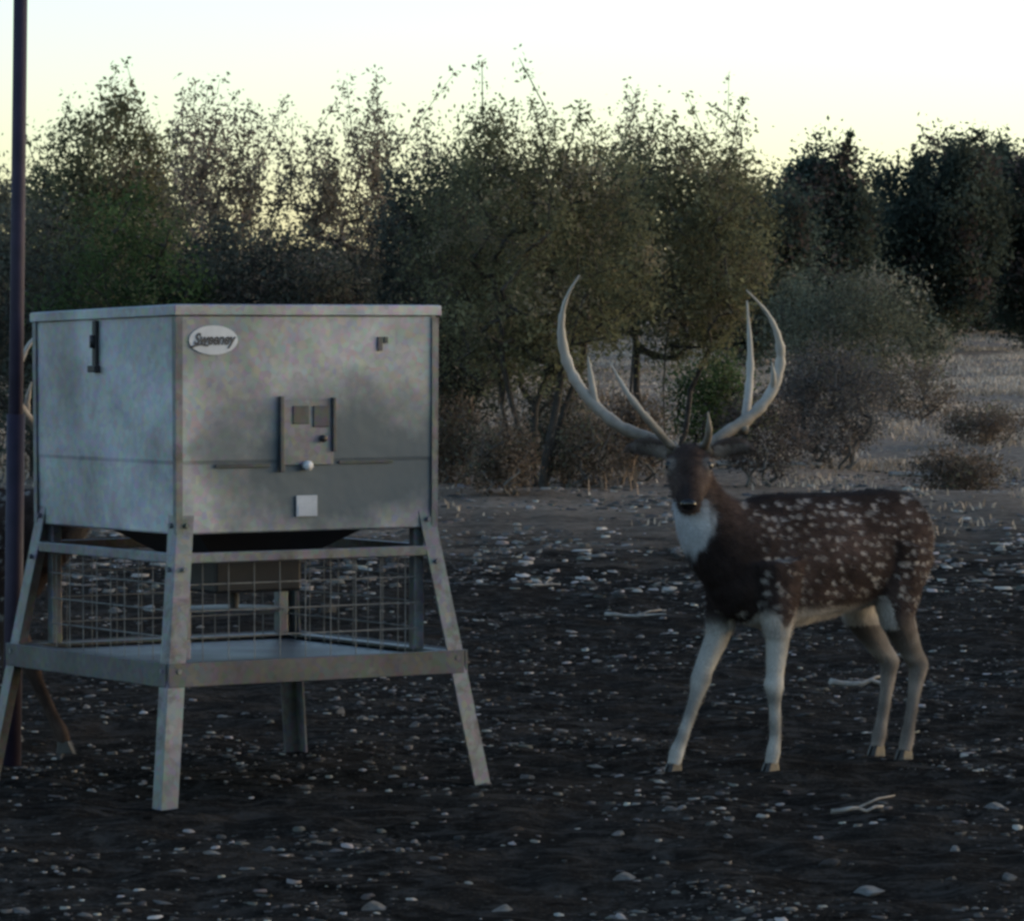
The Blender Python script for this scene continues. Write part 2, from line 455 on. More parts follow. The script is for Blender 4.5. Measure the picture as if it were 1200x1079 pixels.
# ------------------------------------------------------------------ tall pole beside the feeder
pY = 14.12
p0 = wp(12, 880, pY); p1 = wp(25.5, 0, pY); d = (p1 - p0) / 880
top = p1 + d * 260
pole = empty('metal_pole', (p0.x, p0.y, gz(p0.x, p0.y)))
tag(pole, 'tall thin dark metal pole standing beside the feeder', 'pole')
base = Vector((p0.x, p0.y, -.05)); o_ = pole.location
MB().tube([base - o_, top - o_], [.0245, .0225], 14).build('shaft', M_pole, pole, True)
MB().tube([base - o_, base + d * 430 - o_], [.030, .030], 14).build('ground_sleeve', M_pole, pole, True)
MB().tube([top - o_, top + d * 8 - o_], [.028, .010], 12).build('cap', M_pole, pole, True)

# ------------------------------------------------------------------ deer
def ring_pts(c, t, up, w, h, n=16, egg=0.0):
    t = Vector(t).normalized(); up = Vector(up); a = (up - t * up.dot(t)).normalized(); s_ = t.cross(a)
    out = []
    for k in range(n):
        q = 2 * math.pi * k / n; cz_, sx_ = math.cos(q), math.sin(q)
        out.append(Vector(c) + a * (cz_ * h) + s_ * (sx_ * w * (1 + egg * cz_)))
    return out

def make_deer(name, label, loc, yaw, pose):
    root = empty(name, loc, yaw); tag(root, label, 'deer')
    mb = MB()
    # torso: u forward (+x), left +y, z up
    st = [(-.475, .735, .045, .045), (-.455, .735, .10, .085), (-.40, .725, .155, .120), (-.30, .712, .180, .142), (-.16, .695, .192, .155),
          (0, .682, .205, .165), (.14, .675, .214, .160), (.26, .675, .214, .145), (.35, .675, .195, .122), (.43, .675, .155, .098), (.475, .675, .09, .06)]
    mb.rings([ring_pts((u, 0, z), (1, 0, 0), (0, 0, 1), w, h, 20, -.10) for u, z, h, w in st])
    # neck
    hp = Vector(pose['head'])                     # poll
    hy, hpitch, hr = pose['yaw'], pose['pitch'], pose.get('roll', 0)
    HM = Matrix.Translation(hp) @ Matrix.Rotation(hy, 4, 'Z') @ Matrix.Rotation(hpitch, 4, 'Y') @ Matrix.Rotation(hr, 4, 'X')
    n0, n1 = Vector((.33, 0, .715)), hp + (HM.to_3x3() @ Vector((.01, 0, -.03)))
    nk = []
    for k, (w, h) in enumerate([(.125, .185), (.115, .16), (.098, .128), (.086, .106), (.076, .088), (.062, .070)]):
        f = k / 5; c = n0.lerp(n1, f) + Vector((.05, 0, -.035)) * math.sin(math.pi * f)
        tdir = (n1 - n0).normalized().lerp(Vector((1, 0, .35)).normalized(), .35 * (1 - f))
        nk.append(ring_pts(c, tdir, (-.6, 0, .8), w, h, 18))
    mb.rings(nk)
    # head: along +x of the head frame
    hs = [(-.055, 0, .030, .032), (-.035, 0, .055, .060), (.01, 0, .066, .074), (.06, -.004, .066, .074), (.10, -.012, .056, .063), (.145, -.020, .043, .050),
          (.19, -.026, .036, .042), (.225, -.029, .035, .038), (.252, -.031, .031, .032), (.268, -.033, .018, .019)]
    mb.rings([[HM @ p for p in ring_pts((x, 0, z), (1, 0, 0), (0, 0, 1), w, h, 16, -.15)] for x, z, w, h in hs])
    for s_ in (-1, 1):                            # brow ridges and ears
        mb.tube([HM @ Vector((.02, s_*.045, .035)), HM @ Vector((.05, s_*.058, .032)), HM @ Vector((.085, s_*.050, .018))], [.016, .020, .012], 8)
        er = []
        e0, e1 = Vector((-.02, s_*.050, .030)), Vector((-.055, s_*.205, .050)) + Vector((0, 0, pose.get('ear', .0)))
        for f, w in ((0, .018), (.18, .030), (.42, .042), (.65, .038), (.85, .022), (1, .007)):
            c = e0.lerp(e1, f) + Vector((-.012 * math.sin(math.pi * f), 0, .012 * math.sin(math.pi * f)))
            er.append([HM @ p for p in ring_pts(c, e1 - e0, (.25, 0, 1), .0085, w, 10)])
        mb.rings(er)
    # legs
    for pts in pose['legs']:
        P = [Vector(p[:3]) for p in pts]; W = [p[3] * (1.15 if p[3] < .035 else 1.0) for p in pts]
        rg = []
        for i, p in enumerate(P):
            tdir = (P[min(i + 1, len(P) - 1)] - P[max(i - 1, 0)])
            fl = .62 if i == 0 else (.72 if i == 1 else .85)
            rg.append(ring_pts(p, tdir, (1, 0, 0), W[i] * fl, W[i], 12))
        mb.rings(rg)
    # tail
    tl = [(-.455, .835, .022), (-.485, .80, .030), (-.50, .72, .032), (-.498, .64, .028), (-.49, .575, .010)]
    mb.rings([ring_pts((u, 0, z), (-.1, 0, -1), (1, 0, 0), w, w * .55, 10) for u, z, w in tl])
    tmp = link_mesh('tmp', mb.mesh('tmp'), None)
    rm = tmp.modifiers.new('r', 'REMESH'); rm.mode = 'VOXEL'; rm.voxel_size = .0065
    sm = tmp.modifiers.new('s', 'SMOOTH'); sm.iterations = 5; sm.factor = .5
    me = bpy.data.meshes.new_from_object(tmp.evaluated_get(bpy.context.evaluated_depsgraph_get()))
    bpy.data.objects.remove(tmp)
    # coat colours
    n = len(me.vertices); co = np.empty(n * 3, np.float32); me.vertices.foreach_get('co', co); co = co.reshape(-1, 3).astype(float)
    u, l, z = co.T
    nz = vnoise(u * 22 + l * 9, z * 22 + l * 7, 11); nf = vnoise(u * 70, z * 70 + l * 40, 12)
    def sst(a, b, x): q = np.clip((x - a) / (b - a), 0, 1); return q * q * (3 - 2 * q)
    def lay(col, m, c):
        c = np.array(c); c = c[None] if c.ndim == 1 else c
        return col * (1 - m[:, None]) + c * m[:, None]
    col = np.tile(np.array([[.045, .032, .029]]), (n, 1)) * ((.75 + .5 * nf) * (.55 + .9 * vnoise(u * 9 + 3, z * 13 + l * 5, 17)))[:, None]
    col = lay(col, sst(.80, .89, z) * (u < .4) * .8, (.022, .016, .014))
    chest = sst(.26, .40, u) * sst(.80, .70, z) * sst(.38, .46, z)
    col = lay(col, chest * .75, (.022, .017, .017))
    # rows of white spots on flank, back and haunch
    torso = (z > .50) & (u > -.47) & (u < .44)
    sp = np.zeros(n); rr = random.Random(3)
    for side in (-1, 1):
        for row in range(11):
            zz = .515 + row * .034; uu = -.44 + rr.random() * .05
            while uu < (.40 if row < 8 else .43):
                r_ = rr.uniform(.005, .0095); zc = zz + rr.uniform(-.012, .012); el_ = rr.uniform(.8, 1.6)
                if rr.random() < .86:
                    d2 = ((u - uu) / (r_ * el_)) ** 2 + ((z - zc) / r_) ** 2
                    sp = np.maximum(sp, np.where(l * side > 0, 1 - sst(.7, 1.2, d2), 0))
                uu += rr.uniform(.024, .046)
    col = lay(col, sp * torso * (.25 + .75 * nz), (.34, .315, .295))
    belly = sst(.545, .495, z - np.clip(-u - .1, 0, .4) * .17) * (np.abs(l) < .135) * (u < .36) * (z > .44)
    col = lay(col, belly, (.42, .39, .36))
    for li, pts in enumerate(pose['legs']):       # paler lower legs, dark shin line
        P = np.array([p[:3] for p in pts])
        for a_, b_ in zip(P[:-1], P[1:]):
            ab = b_ - a_; tt = np.clip(((co - a_) @ ab) / (ab @ ab), 0, 1)
            dd = np.linalg.norm(co - (a_ + tt[:, None] * ab), axis=1)
            zl = a_[2] + tt * ab[2]
            m = sst(.075, .045, dd) * sst(.52, .36, zl)
            col = lay(col, m * .9, np.array(pose.get('leg_col', ((.30, .29, .27), (.32, .31, .29), (.17, .15, .135), (.20, .18, .165)))[li]) * (.75 + .5 * nz[:, None]))
    rump = sst(-.43, -.475, u) * sst(.50, .60, z)
    col = lay(col, rump * .85, (.40, .37, .34))
    # head and throat, in the head frame
    Hi = np.array(HM.inverted()); hc = co @ Hi[:3, :3].T + Hi[:3, 3]
    hx, hyy, hz = hc.T
    ish = (hx > -.07) & (hx < .29) & (np.abs(hyy) < .09) & (np.abs(hz) < .10)
    col = lay(col, ish * .6, (.075, .052, .044))
    col = lay(col, (ish & (hx > .17)) * sst(.17, .20, hx) * .8, (.03, .023, .022))
    col = lay(col, ish * sst(.10, .14, hx) * sst(-.045, -.06, hz) * .9, (.45, .44, .43))
    nd = np.array((n1 - n0)); nd = nd / np.linalg.norm(nd); q = (co - np.array(n0)) @ nd; ln = float((n1 - n0).length)
    tc = np.array(hp) + np.array(HM.to_3x3() @ Vector((.05, 0, -.12)))
    dirh = np.array([math.cos(hy), math.sin(hy), 0]); sidev = np.array([-math.sin(hy), math.cos(hy), 0])
    rel = co - tc; fs = rel @ sidev; ff = rel @ dirh; fz = rel[:, 2]
    thr = pose.get('throat', 1.0) * sst(1.35, .6, (fs / .078) ** 2 + ((fz + .055) / .105) ** 2 + (vnoise(fs * 60, fz * 25, 5) - .5) * .9) * (ff > -.06) * (1 - sst(-.085, -.06, hz) * ish)
    col = lay(col, thr * .95, (.47, .49, .52))
    er_ = sst(.034, .022, np.sqrt((hx - .062) ** 2 + (np.abs(hyy) - .055) ** 2 + (hz - .020) ** 2))
    col = lay(col, er_ * ish * .75, (.20, .17, .15))                                  # pale eye ring
    col = lay(col, ish * sst(.06, .10, hx) * sst(.20, .16, hx) * sst(.02, .04, np.abs(hyy)) * .4, (.12, .095, .085))   # greyer cheeks
    ears = (np.abs(hyy) > .075) & (hx < .02) & (hz > -.03) & (hx > -.09)
    col = lay(col, ears * .7, (.10, .08, .072))
    col = lay(col, (ears & (hz < .055) & (np.abs(hyy) < .185)) * sst(-.055, -.03, hx) * .8, (.30, .27, .25))
    col = col * (.8 + .4 * nz)[:, None]
    at = me.color_attributes.new('tint', 'FLOAT_COLOR', 'POINT')
    at.data.foreach_set('color', np.hstack([col, np.ones((n, 1))]).astype(np.float32).ravel())
    body = link_mesh('body', me, M_fur, root, True)
    # short coat hair lying backwards and down over the skin
    g = np.random.default_rng(5); nv = np.empty(n * 3, np.float32); me.vertices.foreach_get('normal', nv); nv = nv.reshape(-1, 3).astype(float)
    pk = g.integers(0, n, 110000); pk = pk[(z[pk] > .06)]
    hp_ = co[pk] + g.normal(0, .003, (len(pk), 3)); hn = nv[pk]
    flow = np.array([[-1.0, 0, -.55]]) + g.normal(0, .22, (len(pk), 3)); flow[z[pk] < .5] = np.array([0, 0, -1.0]) + g.normal(0, .15, (int((z[pk] < .5).sum()), 3))
    flow -= hn * (flow * hn).sum(1)[:, None]; flow /= np.linalg.norm(flow, axis=1)[:, None] + 1e-6
    hl = np.where(z[pk] < .45, .007, .015) * g.uniform(.7, 1.5, len(pk)); hl = np.where(thr[pk] > .4, .011, hl)
    sd3 = np.cross(flow, hn); sd3 *= .0008 / (np.linalg.norm(sd3, axis=1)[:, None] + 1e-6)
    hp_ = hp_ - hn * .001; tip = hp_ + flow * hl[:, None] + hn * (hl * .38)[:, None]
    HV = np.stack([hp_ - sd3, hp_ + sd3, tip], 1).reshape(-1, 3)
    HC = np.repeat(col[pk] * g.uniform(.6, 1.5, (len(pk), 1)), 3, axis=0)
    tag(link_mesh('coat_hair', np_mesh('coat_hair', HV, np.arange(len(HV)).reshape(-1, 3), HC), M_fur, body), kind='stuff')
    # eyes, nose
    for s_ in (-1, 1):
        bm = bmesh.new(); bmesh.ops.create_uvsphere(bm, u_segments=12, v_segments=8, radius=.0175)
        em = bpy.data.meshes.new('eye'); bm.to_mesh(em); bm.free()
        e = link_mesh('eye', em, M_eye, root, True); e.location = HM @ Vector((.062, s_ * .059, .024))
    bm = bmesh.new(); bmesh.ops.create_uvsphere(bm, u_segments=14, v_segments=10, radius=.02)
    for v in bm.verts: v.co = Vector((v.co.x * .8, v.co.y * 1.25, v.co.z * (.95 if v.co.z > 0 else 1.1)))
    em = bpy.data.meshes.new('nose'); bm.to_mesh(em); bm.free()
    e = link_mesh('nose', em, M_eye, root, True); e.matrix_local = HM @ Matrix.Translation((.257, 0, -.022))
    # hooves: two toes each
    for pts in pose['legs']:
        x, y, zz, _ = pts[-1]
        hf = MB()
        for s_ in (-1, 1):
            lo = [(x - .024, y + s_*.002, -.006), (x + .046, y + s_*.006, -.006), (x + .034, y + s_*.019, -.006), (x - .022, y + s_*.022, -.006)]
            hi = [(x - .020, y + s_*.002, .042), (x + .020, y + s_*.003, .040), (x + .017, y + s_*.016, .040), (x - .017, y + s_*.018, .042)]
            hf.hexa(lo, hi)
        hf.build('hoof', M_hoof, root, bevel=.004)
    # antlers, in a level frame turned with the head
    AM = Matrix.Translation(hp + Vector((0, 0, .035))) @ Matrix.Rotation(hy, 4, 'Z')
    def smooth_path(P, k=5):
        P = [Vector(p) for p in P]; out = []
        for i in range(len(P) - 1):
            p0_, p1_, p2_, p3_ = P[max(i-1, 0)], P[i], P[i+1], P[min(i+2, len(P)-1)]
            for j in range(k):
                t = j / k
                out.append(.5 * ((2*p1_) + (p2_-p0_)*t + (2*p0_-5*p1_+4*p2_-p3_)*t*t + (3*p1_-p0_-3*p2_+p3_)*t**3))
        out.append(P[-1]); return out
    for beams in pose['antlers']:
        ab = MB()
        for P, r0, r1 in beams:
            sp_ = smooth_path([AM @ Vector(p) for p in P]); k = len(sp_)
            rad = [r0 + (r1 - r0) * (i / (k - 1)) ** 1.5 + .0012 * math.sin(i * 2.3) for i in range(k)]
            rad = [r_ * min(1, .22 + .78 * ((k - 1 - i) / (k * .35))) if i > k * .65 else r_ for i, r_ in enumerate(rad)]
            rad = [r_ * (1 + .06 * math.sin(i * 1.7) + .04 * math.sin(i * 4.1 + 1)) for i, r_ in enumerate(rad)]
            ab.tube(sp_, rad, 9)
        b0_ = AM @ Vector(beams[0][0][0]); b1_ = AM @ Vector(beams[0][0][1]); dr_ = (b1_ - b0_).normalized()
        ab.tube([b0_ - dr_ * .03, b0_ - dr_ * .004, b0_ + dr_ * .006, b0_ + dr_ * .016], [.018, .021, .029, .020], 11)   # burr
        ab.build('antler', M_antler, root, True)
    return root

# antler points (forward, left, up) in metres; image-right is the deer's left
ax = lambda px, py, f: (f, (px - 815) / 368.0, (524 - py) / 368.0)
ant_r = [([ax(797, 520, -.01), ax(768, 507, -.05), ax(735, 494, -.09), ax(703, 468, -.12), ax(679, 436, -.13), ax(667, 402, -.11), ax(665, 370, -.07), ax(672, 342, -.03), ax(687, 317, .02)], .021, .011),
         ([ax(795, 517, 0), ax(770, 487, .06), ax(745, 455, .09), ax(723, 416, .10)], .014, .006),
         ([ax(705, 470, -.12), ax(700, 442, -.11), ax(696, 410, -.08)], .013, .006)]
ant_l = [([ax(833, 520, -.01), ax(858, 500, -.05), ax(888, 480, -.10), ax(911, 452, -.13), ax(921, 418, -.13), ax(918, 388, -.09), ax(905, 360, -.05), ax(881, 334, .00)], .021, .009),
         ([ax(878, 498, -.07), ax(884, 455, -.20), ax(886, 410, -.22), ax(882, 346, -.19)], .015, .009),
         ([ax(832, 517, 0), ax(838, 500, .07), ax(837, 474, .11)], .014, .006),
         ([ax(912, 450, -.13), ax(913, 435, -.10), ax(911, 418, -.07)], .011, .005)]
DX, DY, DYAW = .997, 14.10, R(180 + 42)
legs1 = [  # (u, l, z, radius) from the body down
    [(.30, .092, .68, .125), (.295, .098, .55, .075), (.285, .092, .43, .042), (.295, .090, .32, .027), (.300, .090, .285, .031), (.295, .090, .23, .019), (.292, .090, .12, .0175), (.300, .090, .075, .022), (.312, .090, .030, .021)],
    [(.31, -.092, .68, .125), (.335, -.098, .55, .073), (.37, -.096, .43, .042), (.425, -.100, .335, .029), (.439, -.100, .30, .032), (.462, -.100, .24, .020), (.52, -.100, .12, .0175), (.545, -.100, .075, .022), (.560, -.100, .030, .021)],
    [(-.29, .085, .70, .145), (-.255, .100, .58, .10), (-.265, .098, .47, .062), (-.350, .088, .355, .033), (-.385, .085, .315, .032), (-.366, .082, .22, .020), (-.345, .080, .12, .0185), (-.335, .080, .075, .023), (-.322, .080, .030, .021)],
    [(-.30, -.085, .70, .145), (-.28, -.100, .58, .10), (-.295, -.098, .47, .060), (-.390, -.088, .355, .033), (-.428, -.085, .315, .032), (-.408, -.082, .22, .020), (-.385, -.080, .12, .0185), (-.372, -.080, .075, .023), (-.36, -.080, .030, .021)]]
make_deer('spotted_deer', 'white spotted buck with long curved antlers facing the camera beside the feeder', (DX, DY, gz(DX, DY) * 0), DYAW,
          dict(head=(.560, -.030, .99), yaw=R(45), pitch=R(22), ear=-.02, legs=legs1, antlers=[ant_r, ant_l]))
# second deer, half hidden behind pole and hopper
legs2 = [[tuple(p) for p in L_] for L_ in legs1]
make_deer('spotted_deer', 'brown deer half hidden behind the dark pole, reaching its foreleg past the feeder', (-2.02, 14.78, 0), R(-14),
          dict(throat=.1, head=(.62, -.03, .98), yaw=R(-15), pitch=R(14), ear=-.02, leg_col=((.05, .036, .03),) * 4, legs=legs2, antlers=[[([tuple(.74 * c for c in p) for p in P], r0 * .9, r1) for P, r0, r1 in a] for a in (ant_r, ant_l)]))

# ------------------------------------------------------------------ trees and shrubs
def leaf_mesh(name, Cn, per, sig, size, cols, seed, flat=1.0, asp=.45):
    """many leaf-sized four-sided faces gathered in clumps"""
    g = np.random.default_rng(seed)
    k = len(Cn); idx = np.repeat(np.arange(k), per)
    n = len(idx)
    s = sig[idx][:, None] if hasattr(sig, '__len__') else sig
    P = Cn[idx] + g.normal(0, 1, (n, 3)) * s * np.array([1, 1, flat])
    a = g.normal(0, 1, (n, 3)); a /= np.linalg.norm(a, axis=1)[:, None]
    b = np.cross(a, g.normal(0, 1, (n, 3))); b /= np.linalg.norm(b, axis=1)[:, None]
    c = np.cross(a, b)
    ln = (size * g.uniform(.6, 1.5, n))[:, None]; w = ln * asp * g.uniform(.7, 1.3, (n, 1))
    cup = c * ln * g.uniform(-.15, .15, (n, 1))
    V = np.stack([P - a * ln * .5, P + b * w * .5 + cup, P + a * ln * .5, P - b * w * .5 + cup], 1).reshape(-1, 3)
    F = np.arange(n * 4).reshape(-1, 4)
    cl = np.array(cols)
    pick = g.random(k); ct = cl[0][None] * (1 - pick)[:, None] + cl[1][None] * pick[:, None]
    if len(cl) > 2:
        odd = g.random(k) < .13; ct[odd] = cl[2]
    ct = ct * g.uniform(.55, 1.6, (k, 1))
    col = ct[idx] * g.uniform(.85, 1.2, (n, 1))
    return np_mesh(name, V, F, np.repeat(col, 4, axis=0))

def skeleton(stems, clumps, r_tip, seed, order=None):
    """connect every clump to the nearest wood, tapering by how much each limb carries"""
    rr = random.Random(seed)
    pos, par = [], []
    for st_ in stems:
        prev = -1
        for p in st_:
            pos.append(np.array(p, float)); par.append(prev); prev = len(pos) - 1
    nst = len(pos)
    base = np.array(stems[0][0], float)
    od = np.argsort(np.linalg.norm((clumps - base) * np.array([1, 1, .8]), axis=1))
    for i in od:
        c = clumps[i]; A = np.array(pos)
        dv = c - A; dist = np.linalg.norm(dv, axis=1) + np.clip(A[:, 2] - c[2], 0, None) * 1.2
        j = int(np.argmin(dist)); d = np.linalg.norm(c - A[j]); steps = max(1, int(d / .28)); prev = j
        for q in range(1, steps + 1):
            f = q / steps; w = .06 * d * math.sin(math.pi * f)
            p = A[j] + (c - A[j]) * f + np.array([rr.gauss(0, w), rr.gauss(0, w), abs(rr.gauss(0, w))]) if q < steps else c
            pos.append(p); par.append(prev); prev = len(pos) - 1
    n = len(pos); load = np.ones(n)
    for i in range(n - 1, -1, -1):
        if par[i] >= 0: load[par[i]] += load[i]
    rad = r_tip * load ** .46
    V, F = [], []
    for i in range(n):
        if par[i] < 0: continue
        a, b = pos[par[i]], pos[i]; t = b - a; ln = np.linalg.norm(t)
        if ln < 1e-5: continue
        t /= ln; s_ = np.cross(t, [.31, .77, .55]); s_ /= max(np.linalg.norm(s_), 1e-6); c = np.cross(t, s_)
        ra = min(rad[par[i]], rad[i] * 1.6); rb = rad[i]; k = 5; b0 = len(V)
        for p, r_ in ((a, ra), (b + t * rb * .4, rb)):
            for m in range(k):
                w = 2 * math.pi * m / k; V.append(p + (s_ * math.cos(w) + c * math.sin(w)) * r_)
        for m in range(k): F.append((b0 + m, b0 + (m + 1) % k, b0 + k + (m + 1) % k, b0 + k + m))
    return np.array(V), np.array(F)

TREE_N = [0]
def tree(name, label, cat, px, Y, top, hw, base_frac, n, per, leaf, cols, sig=.088, stems=1, shoots=0, bark=None, r_tip=.004,
         shape='round', lean=0.0, group=None, hwd=None, low=0.0, shoot_h=(.3, .8), shoot_per=10, asp=.45, knob=False, tuft=(.022, .045)):
    """px: stem column in the photo, Y: distance, top: crown top row, hw: crown half width in photo pixels"""
    TREE_N[0] += 1; sd_ = 100 + TREE_N[0]
    g = np.random.default_rng(sd_); rr = random.Random(sd_)
    X = (px - 600) * Y / FPX; z0 = gz(X, Y); s = FPX / Y
    Ht = (CAMZ - (top - HY) / s) - z0; W = hw / s; D = (hwd or hw) / s
    zc0 = Ht * base_frac
    # clumps in a lobed crown volume, denser near its skin
    lob = [(g.normal(0, .42), g.normal(0, .42), g.uniform(.25, .8), g.uniform(.45, .8)) for _ in range(7)]
    if knob: lob = [(g.uniform(-.85, .85), g.uniform(-.85, .85), g.uniform(.1, .95), g.uniform(.22, .36)) for _ in range(20)] + [(0, 0, .35, .6)]
    out = []
    while len(out) < n:
        p = g.uniform(-1, 1, 3); r_ = np.linalg.norm(p)
        if r_ > 1 or r_ < .25 and g.random() < .7: continue
        zz = (p[2] + 1) / 2
        prof = {'round': 1.0, 'cone': 1.15 - .75 * zz, 'vase': .45 + .75 * zz, 'column': 1.0}[shape]
        q = np.array([p[0] * prof, p[1] * prof, zz])
        ok = any((q[0] - a) ** 2 + (q[1] - b) ** 2 + ((q[2] - c) * 1.3) ** 2 < d * d for a, b, c, d in lob)
        if not ok and g.random() < (.97 if knob else .82): continue
        out.append((q[0] * W + lean * zz * W, q[1] * D, zc0 + zz * (Ht - zc0)))
    cl = np.array(out)
    per_a = np.full(len(cl), per); sg = np.full(len(cl), sig) * g.uniform(.65, 1.3, len(cl))
    # upright shoots with small tufts above the crown
    extra, eper, esig, sk = [], [], [], []
    for k in range(shoots):
        b = cl[g.integers(len(cl))]
        if b[2] < zc0 + .55 * (Ht - zc0): continue
        hh = rr.uniform(*shoot_h); dx, dy = rr.gauss(0, .14), rr.gauss(0, .14)
        m = max(2, int(hh / .11))
        for q in range(1, m + 1):
            f = q / m
            p = (b[0] + dx * f * hh * 2, b[1] + dy * f * hh * 2, b[2] + hh * f)
            extra.append(p); eper.append(max(2, int(shoot_per * rr.uniform(.4, 1.3)))); esig.append(rr.uniform(*tuft))
    allc = np.vstack([cl, np.array(extra)]) if extra else cl
    if extra: per_a = np.concatenate([per_a, eper]).astype(int); sg = np.concatenate([sg, esig])
    root = empty(name, (X, Y, z0)); tag(root, label, cat, group)
    sts = []
    for k in range(stems):
        ang = 2 * math.pi * (k + rr.random() * .5) / max(stems, 1); sp = 0 if stems == 1 else .22 + .12 * rr.random()
        b0 = (math.cos(ang) * .07 * (stems > 1), math.sin(ang) * .07 * (stems > 1), -.06)
        pts = [b0]; hh = zc0 + (Ht - zc0) * .45
        for q in range(1, 6):
            f = q / 5
            pts.append((b0[0] + math.cos(ang) * sp * f * W * 1.7 + rr.gauss(0, .03) + lean * f * W * .4, b0[1] + math.sin(ang) * sp * f * D * 1.7 + rr.gauss(0, .03), -.06 + hh * f))
        sts.append(pts)
    V, F = skeleton(sts, allc, r_tip, sd_)
    link_mesh('trunk', np_mesh('trunk', V, F), bark or M_bark, root, True)
    if per:
        link_mesh('crown', leaf_mesh('crown', allc, per_a, sg, leaf, cols, sd_), M_leaf, root)
    return root

OLIVE = [(.095, .098, .056), (.135, .135, .078), (.16, .14, .095)]
DARKG = [(.052, .060, .050), (.080, .088, .070), (.10, .085, .072)]
JUNIP = [(.040, .054, .044), (.064, .080, .064), (.085, .066, .060)]
GREYG = [(.085, .095, .066), (.13, .135, .10), (.17, .155, .12)]
BROWN = [(.13, .115, .090), (.19, .165, .125), (.22, .17, .14)]
GREEN = [(.045, .075, .030), (.065, .10, .04), (.09, .10, .05)]

# first row of brush behind the feeder
tree('mesquite_tree', 'feathery olive green tree rising beside the dark pole behind the feeder', 'tree', 122, 36, 105, 92, .12, 270, 85, .042, OLIVE, stems=3, shoots=22, shoot_h=(.25, .75), shoot_per=16, r_tip=.0022)
tree('brush_tree', 'thin leafed tree with upright tufted shoots behind the feeder lid', 'tree', 245, 40, 175, 95, .2, 85, 50, .045, BROWN, stems=3, shoots=130, shoot_h=(.3, .95), shoot_per=20, r_tip=.0020, tuft=(.03, .06))
tree('brush_tree', 'sparse tufted tree standing between the lid and the dark rounded shrub', 'tree', 385, 41, 180, 105, .2, 85, 48, .045, BROWN, stems=3, shoots=150, shoot_h=(.3, 1.0), shoot_per=20, r_tip=.0020, tuft=(.03, .06))
tree('evergreen_shrub', 'dense dark rounded shrub beside the thin leafed mesquite behind the hopper', 'shrub', 505, 35, 172, 108, .05, 300, 95, .040, DARKG, stems=3, shoots=8, shoot_h=(.1, .25), r_tip=.003)
tree('mesquite_tree', 'wide mesquite with several dark trunks growing over dry grass', 'tree', 625, 32.5, 122, 150, .22, 390, 85, .037, OLIVE, sig=.080, stems=5, shoots=60, shoot_h=(.2, .5), r_tip=.0030, shoot_per=16)
tree('mesquite_tree', 'green leaning mesquite behind the antlers of the spotted buck', 'tree', 775, 36, 148, 125, .30, 345, 85, .040, OLIVE, stems=3, shoots=30, shoot_h=(.2, .6), lean=.12, r_tip=.0024, shoot_per=16)
tree('brush_tree', 'slim open topped sapling rising above the dark mesquite crown', 'tree', 850, 39, 118, 28, .62, 34, 16, .040, BROWN, sig=.08, stems=1, shoots=14, shoot_h=(.12, .32), r_tip=.0022, shoot_per=9)
tree('brush_tree', 'slim sprig topped sapling standing over the leaning mesquite', 'tree', 738, 39, 108, 42, .6, 40, 18, .040, BROWN, sig=.09, stems=1, shoots=16, shoot_h=(.12, .35), r_tip=.0022, shoot_per=9)
# dark evergreens at the back of the pasture
tree('juniper_tree', 'dark juniper with a pointed top at the back of the pasture', 'tree', 962, 66, 142, 78, .05, 300, 125, .085, JUNIP, sig=.15, knob=True, shape='cone', shoots=20, shoot_h=(.15, .35), r_tip=.005, shoot_per=40)
tree('juniper_tree', 'broad dark juniper beyond the pale pasture, next to the pointed one', 'tree', 1092, 68, 142, 86, .05, 320, 125, .085, JUNIP, sig=.15, knob=True, shoots=24, shoot_h=(.15, .35), r_tip=.005, shoot_per=40)
tree('juniper_tree', 'blackish juniper leaning outward at the far end of the treeline', 'tree', 1205, 70, 148, 85, .05, 300, 125, .085, JUNIP, sig=.15, knob=True, shoots=20, shoot_h=(.15, .35), r_tip=.005, lean=.1, shoot_per=40)
tree('juniper_tree', 'low dark juniper filling the gap between mesquite and pointed juniper', 'tree', 885, 62, 205, 75, .02, 240, 100, .08, JUNIP, sig=.15, knob=True, r_tip=.005)
# understorey
under = [('low dark green thicket close behind the pole', 40, 34, 235, 90, DARKG), ('low green thicket behind the side face of the hopper', 150, 33.5, 225, 100, GREEN),
         ('dusky thicket behind the oval sticker side of the lid', 270, 34, 262, 95, DARKG), ('shadowy thicket behind the plain end of the lid', 385, 34, 268, 95, DARKG)]
for lb, px, Y, top, hw, cs in under:
    tree('thicket_bush', lb, 'bush', px, Y, top, hw, .02, 190, 75, .04, cs, stems=4, shoots=6, shoot_h=(.1, .3), group='low thicket behind the feeder')
tree('thicket_bush', 'small blue green bush at the foot of the dark mesquite trunks', 'bush', 655, 33.2, 420, 42, .05, 70, 70, .03, DARKG, sig=.09, stems=3)
tree('thicket_bush', 'leafy green bush between the antlers of the spotted buck', 'bush', 832, 38, 415, 46, .03, 90, 75, .035, GREEN, sig=.09, stems=3)
tree('sage_bush', 'rounded grey green bush standing in the pale pasture', 'bush', 1000, 47, 308, 112, .03, 230, 75, .045, GREYG, sig=.12, stems=4, shoots=26, shoot_h=(.1, .4), r_tip=.002)
tree('twig_bush', 'bare grey twiggy bush in dry grass behind the buck\'s back', 'bush', 975, 35.5, 405, 72, .05, 230, 40, .03, [(.07, .068, .068), (.10, .097, .095), (.12, .1, .09)], sig=.06, stems=5, bark=M_bark2, shoots=40, shoot_h=(.1, .25), shoot_per=3, r_tip=.0028)
